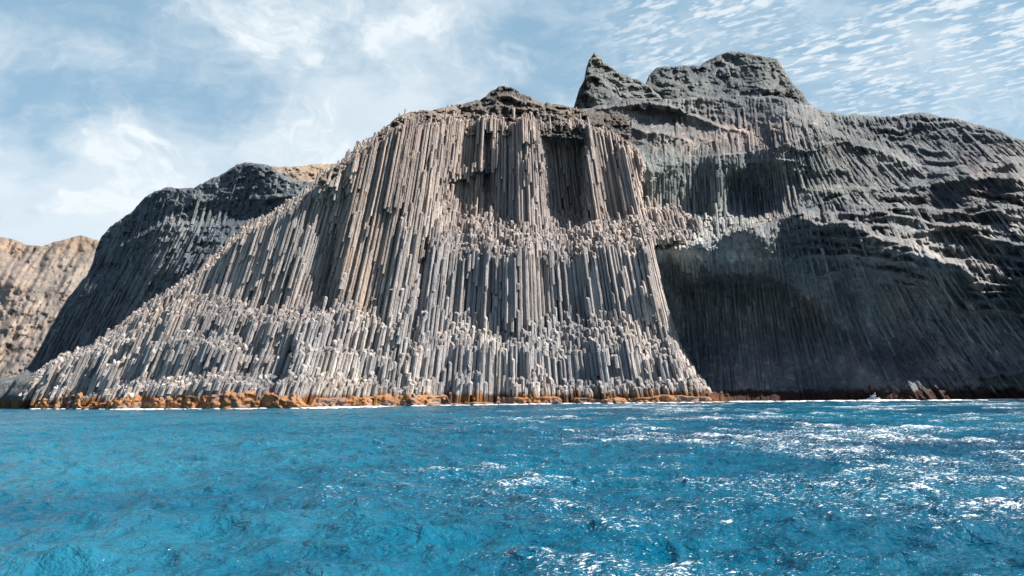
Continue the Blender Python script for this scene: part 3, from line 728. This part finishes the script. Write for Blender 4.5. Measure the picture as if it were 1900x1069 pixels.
pA = ocean_patch(512, 64.0, 2.7, math.radians(255), 0.12, 1); pB = ocean_patch(512, 17.0, 1.5, math.radians(230), 0.03, 2)
dist = np.concatenate([np.geomspace(5, 60, 760), np.geomspace(60, 320, 520)[1:], np.geomspace(320, 9000, 60)[1:]])
ang = np.concatenate([np.linspace(-75, -40, 60)[:-1], np.linspace(-40, 40, 900), np.linspace(40, 75, 60)[1:]]) * math.pi / 180
DD, AA = np.meshgrid(dist, ang, indexing='ij')
x = DD * np.sin(AA); y = DD * np.cos(AA)
ca, sa_ = math.cos(0.5), math.sin(0.5)
xr, yr = x * ca - y * sa_, x * sa_ + y * ca
fad = 1 - ss(DD, 200, 600)
aA = 0.10 * fad * (1 - 0.55 * ss(DD, 90, 200)); aB = 0.035 * (1 - ss(DD, 60, 150))
zA = sample(pA[0], 64, x, y); zB = sample(pB[0], 23, xr, yr)
z = aA * zA + aB * zB + 0.05 * fad * vn(x / 22, y / 14, 0, 200)
xx = x - 0.55 * aA * sample(pA[1], 64, x, y) - 0.6 * aB * sample(pB[1], 23, xr, yr)
yy = y - 0.55 * aA * sample(pA[2], 64, x, y) - 0.6 * aB * sample(pB[2], 23, xr, yr)
# shoreline foam from the real distance to the rocks at the waterline
us_ = np.arange(-400, 2300, 4.0)
shore_u = []
for uq in us_:
    Yg = 200.0
    for _ in range(12):
        _, vq = proj(np.array((uq - 950) / F * Yg), Yg, 0.3)
        if uq < 66: Yn = 240.0
        elif uq < 1322: Yn = float(main_depth(np.array([[uq]]), np.array([[float(vq)]]))[0, 0])
        else: Yn = float(rhd(np.array([[uq]]), np.array([[float(vq)]]))[0, 0])
        Yg = 0.6 * Yg + 0.4 * Yn
    shore_u.append(Yg)
u_v, _ = proj(xx, np.maximum(yy, 1), z * 0)
sy = np.interp(u_v, us_, shore_u)
dsh = sy - yy
foam = np.exp(-np.clip(dsh - 1.5, 0, 99) / (0.7 + 4.0 * ss(vn(x / 9, y / 30, 0, 210), -0.1, 0.8))) * (dsh > -30)
foam = np.clip(foam, 0, 1) * ss(vn(x / 6, y * 0, 0, 212) + 0.6 * vn(x / 17, y * 0, 0, 213), -0.15, 0.5)
glint_side = ss(x - 0.05 * y, -50, 20) * 0.4 + ss(x / np.maximum(y, 5), -0.45, 0.15) * 0.45
crest_glint = np.clip(0.15 + 0.85 * glint_side, 0, 1) * (0.35 + 0.45 * ss(fbm(x / 9, y / 9, 0, 3, 0.6, 211), -0.2, 0.4) + 0.35 * ss(zA, 0.3, 2.0)) * (1 - ss(DD, 230, 500)) * (0.80 + 0.20 * ss(DD, 14, 40))  # white-fleck density: mostly painted sun glints, denser to the right
shallow = ss(-AA, -0.05, 0.35) * 1.0
sea_pts = np.stack([xx, yy, z], -1)
m = bpy.data.materials.new('sea_water'); m.use_nodes = True; T = NT(m.node_tree)
g = T.n('ShaderNodeNewGeometry').outputs['Position']
fa = T.n('ShaderNodeAttribute', attribute_name='foam').outputs['Fac']; cr = T.n('ShaderNodeAttribute', attribute_name='crest_glint').outputs['Fac']
sh = T.n('ShaderNodeAttribute', attribute_name='shallow').outputs['Fac']
big = T.noise(g, 0.035, 4, 0.55, 0.5); fine = T.noise(T.vscale(g, (1, 1, 0.2)), 5.5, 6, 0.7, 0.6)
body = T.mix(T.mr(big, 0.36, 0.62), (0.0002, 0.054, 0.110), (0.0004, 0.100, 0.172))
body = T.mix(T.math('MULTIPLY', sh, T.mr(T.noise(g, 0.06, 4), 0.3, 0.65)), body, (0.016, 0.140, 0.215))
fm = T.mr(T.math('ADD', T.math('MULTIPLY', fa, 0.62), fine), 0.78, 1.02)
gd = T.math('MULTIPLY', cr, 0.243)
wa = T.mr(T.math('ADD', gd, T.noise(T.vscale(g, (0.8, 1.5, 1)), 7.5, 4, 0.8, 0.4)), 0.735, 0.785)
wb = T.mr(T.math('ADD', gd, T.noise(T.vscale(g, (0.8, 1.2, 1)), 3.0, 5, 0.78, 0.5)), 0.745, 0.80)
glint = T.math('MAXIMUM', T.math('MULTIPLY', wa, 0.9), wb)  # white colour flecks in place of sun glitter, plus small whitecaps
fo = T.math('MAXIMUM', fm, glint)
w1 = T.noise(T.vscale(g, (1, 1.25, 1), rot=(0, 0, 0.5)), 1.3, 5, 0.6, 0.4); w2 = T.noise(T.vscale(g, (1, 1.25, 1), rot=(0, 0, -0.4)), 6.0, 4, 0.6, 0.3)
bh = T.math('ADD', w1, T.math('MULTIPLY', w2, 0.30))
bm = T.n('ShaderNodeBump', ins={'Strength': 1.0, 'Distance': 0.36, 'Height': bh})
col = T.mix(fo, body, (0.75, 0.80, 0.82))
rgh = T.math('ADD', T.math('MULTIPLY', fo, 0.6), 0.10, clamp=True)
p = T.n('ShaderNodeBsdfPrincipled', ins={'Base Color': col, 'Roughness': rgh, 'IOR': 1.33, 'Normal': bm.outputs[0], 'Specular IOR Level': 0.22})
T.n('ShaderNodeOutputMaterial', ins={0: p.outputs[0]})
nr, nc = DD.shape
o = mesh_obj('sea', sea_pts.reshape(-1, 3), gridfaces(nr, nc)[:, ::-1], m, attrs={'foam': foam.ravel(), 'crest_glint': crest_glint.ravel(), 'shallow': shallow.ravel()})
tag(o, 'choppy turquoise blue sea filling the foreground', 'sea', 'structure')

# ================================================================== seaweed and foam clumps along the waterline
def clumps(name, mat, items, label=None):
    """many small lumpy bodies in one mesh: items are (x, y, z, rx, ry, rz, tint)"""
    nlat, nlon = 4, 7
    base = [(0, 0, 1)] + [(math.sin(math.pi * i / nlat) * math.cos(2 * math.pi * j / nlon), math.sin(math.pi * i / nlat) * math.sin(2 * math.pi * j / nlon), math.cos(math.pi * i / nlat)) for i in range(1, nlat) for j in range(nlon)] + [(0, 0, -1)]
    base = np.array(base); tq = []; tt = []
    for j in range(nlon):
        tt.append((0, 1 + j, 1 + (j + 1) % nlon))
        for i in range(nlat - 2):
            a = 1 + i * nlon
            tq.append((a + j, a + nlon + j, a + nlon + (j + 1) % nlon, a + (j + 1) % nlon))
        a = 1 + (nlat - 2) * nlon; tt.append((a + j, len(base) - 1, a + (j + 1) % nlon))
    tq = np.array(tq); tt = np.array(tt); n = len(base); V_, Q_, T_, C_ = [], [], [], []
    for k, (x_, y_, z_, a, b, c, t) in enumerate(items):
        p = base * np.array([a, b, c]) * (1 + rng.normal(0, 0.16, (n, 1)))
        V_.append(p + np.array([x_, y_, z_])); Q_.append(tq + k * n); T_.append(tt + k * n); C_.append(np.repeat(np.array(t)[None], n, 0))
    o = mesh_obj(name, np.concatenate(V_), np.concatenate(Q_), mat, tris=np.concatenate(T_), attrs={'tint': np.concatenate(C_)})
    return tag(o, label, None, 'stuff')


mw = bpy.data.materials.new('seaweed'); mw.use_nodes = True; T = NT(mw.node_tree)
g = T.n('ShaderNodeNewGeometry').outputs['Position']; at = T.n('ShaderNodeAttribute', attribute_name='tint')
bm = T.n('ShaderNodeBump', ins={'Strength': 1.0, 'Distance': 0.3, 'Height': T.noise(g, 3.5, 5, 0.7)})
p = T.n('ShaderNodeBsdfPrincipled', ins={'Base Color': T.mix(1.0, T.mix(T.noise(g, 1.6, 4, 0.7), (0.5, 0.45, 0.4), (1.5, 1.55, 1.6)), at.outputs['Vector'], 'MULTIPLY'), 'Roughness': 0.6, 'Normal': bm.outputs[0]})
T.n('ShaderNodeOutputMaterial', ins={0: p.outputs[0]})
mf = bpy.data.materials.new('foam'); mf.use_nodes = True; T = NT(mf.node_tree)
g = T.n('ShaderNodeNewGeometry').outputs['Position']
bm = T.n('ShaderNodeBump', ins={'Strength': 0.8, 'Distance': 0.2, 'Height': T.noise(g, 4, 5, 0.7)})
p = T.n('ShaderNodeBsdfPrincipled', ins={'Base Color': (0.8, 0.84, 0.86, 1), 'Roughness': 0.7, 'Normal': bm.outputs[0]})
T.n('ShaderNodeOutputMaterial', ins={0: p.outputs[0]})
fitems = []
xs_ = np.arange(-150, 47, 0.22); zz_ = np.linspace(0, 1, 22)
Yf = np.stack([Wat(xs_, np.full(len(xs_), 0.5 + 0.8 * k)) for k in range(4)], 1)
Yf = np.where(Yf > 300, np.nan, Yf)
okx = ~np.isnan(Yf).any(1); uw = proj(xs_, np.nan_to_num(Yf[:, 0], nan=300), 0.5)[0]
okx &= (uw > 66) & (uw < 1318)
a_ = np.nonzero(okx)[0]; xs_ = xs_[a_[0]:a_[-1] + 1]; uw = uw[a_[0]:a_[-1] + 1]; Yf = np.nan_to_num(Yf[a_[0]:a_[-1] + 1], nan=240)
ym = Yf[:, 0].copy(); yy_ = np.array([ym[max(0, i - 4):i + 5].min() for i in range(len(ym))])
yy_ = np.convolve(np.pad(yy_, 4, mode='edge'), np.ones(9) / 9, 'valid')
hg = pl_(uw, [(60, 0.6), (100, 3.9), (150, 3.8), (180, 2.0), (240, 3.0), (330, 3.0), (400, 3.8), (500, 3.8), (560, 2.8), (620, 2.2), (700, 3.0), (780, 2.8), (900, 2.4), (1000, 1.9), (1100, 1.3), (1250, 1.7), (1318, 1.4)]) * (1 + 0.35 * fbm(xs_ / 3.0, xs_ * 0, 0, 3, 0.6, 321))
hg = hg * (1 - 0.75 * ss(vn(xs_ / 6.5, xs_ * 0, 0, 322), 0.45, 0.6))
ZZ = -0.6 + zz_[:, None] * (hg + 0.6)[None]; XX = np.broadcast_to(xs_[None], ZZ.shape) + 0.15 * fbm(xs_[None] * 1.3, ZZ * 1.7, 0, 2, .5, 323)
YY_ = yy_[None] - 0.9 + 0.22 * ZZ + 0.75 * ridged(XX / 2.1, ZZ / 1.6, 0, 4, 0.6, 324) + 0.5 * block(XX / 1.7, ZZ / 1.5, 325) + 0.5 * block(XX / 0.7, ZZ / 0.6, 326) * 0.6
YY_ = YY_ + 1.6 * ss(zz_[:, None] + 0 * ZZ, 0.82, 1.0) ** 2
og = fbm(XX / 5.0, ZZ / 2.5, 0, 4, 0.6, 327) + 0.35 * zz_[:, None] - 0.02 - 0.25 * ss(XX, -70, 20)
k_ = ss(og, -0.18, 0.22)[..., None]
tt_ = (1 - k_) * np.array([0.20, 0.12, 0.09]) + k_ * np.array([0.31, 0.14, 0.05])
k_ = ss(fbm(XX / 1.2, ZZ / 0.9, 0, 3, .6, 328), 0.15, 0.5)[..., None]; tt_ = tt_ * (1 - 0.6 * k_) + 0.6 * k_ * np.array([0.30, 0.23, 0.18])
P = np.stack([XX, YY_, ZZ], -1); top2 = P[-1:] + np.array([0, 3.5, 0.1]); P = np.concatenate([P, top2]); tt_ = np.concatenate([tt_, tt_[-1:]])
o = mesh_obj('seaweed', P.reshape(-1, 3), gridfaces(P.shape[0], P.shape[1])[:, ::-1], mw, attrs={'tint': tt_.reshape(-1, 3)})
tag(o, 'orange and rust coloured seaweed band crusting the foot of the cliff', kind='stuff')
for uq in np.arange(-120, 1960, 1.6):
    dens = pl_(uq, [(-120, 1), (60, 1), (78, 0.15), (200, 0.1), (235, 0.8), (285, 0.8), (310, 0.12), (560, 0.15), (580, 0.8), (690, 0.8), (720, 0.2), (1000, 0.2), (1300, 0.25), (1400, 0.5), (1590, 0.4), (1606, 1.6), (1622, 1.6), (1640, 0.4), (1860, 0.4), (1960, 0.9)])
    dens *= 0.5 + 1.0 * (vn(uq / 14.0, 0.0, 0, 310) > -0.3)
    Ys = float(np.interp(uq, us_, shore_u))
    for _ in range(rng.poisson(7 * min(dens, 1.2) * (0.25 if dens < 0.5 else 1.0))):
        Yq = Ys - 1.8 - abs(rng.normal(0, 0.8 + 2.2 * dens)); xq = (uq - 950) / F * Yq + rng.normal(0, 0.2)
        rr = rng.uniform(0.12, 0.5)
        fitems.append((xq, Yq, rng.uniform(-0.02, 0.12), rr * 2.2, rr * 1.4, rr * 0.28, (1, 1, 1)))
Ys = float(np.interp(1612, us_, shore_u)) - 2.5; xc_ = (1612 - 950) / F * Ys
for _ in range(260):
    h_ = abs(rng.normal(0, 0.55)); rr = rng.uniform(0.05, 0.16)
    fitems.append((xc_ + rng.normal(0, 0.9) * (1.1 - min(h_, 1)) + 0.2 * math.sin(h_ * 5), Ys + rng.normal(0, 0.5), h_, rr, rr, rr * 1.2, (1, 1, 1)))
clumps('foam', mf, fitems, 'white surf foam along the waterline at the foot of the rocks')
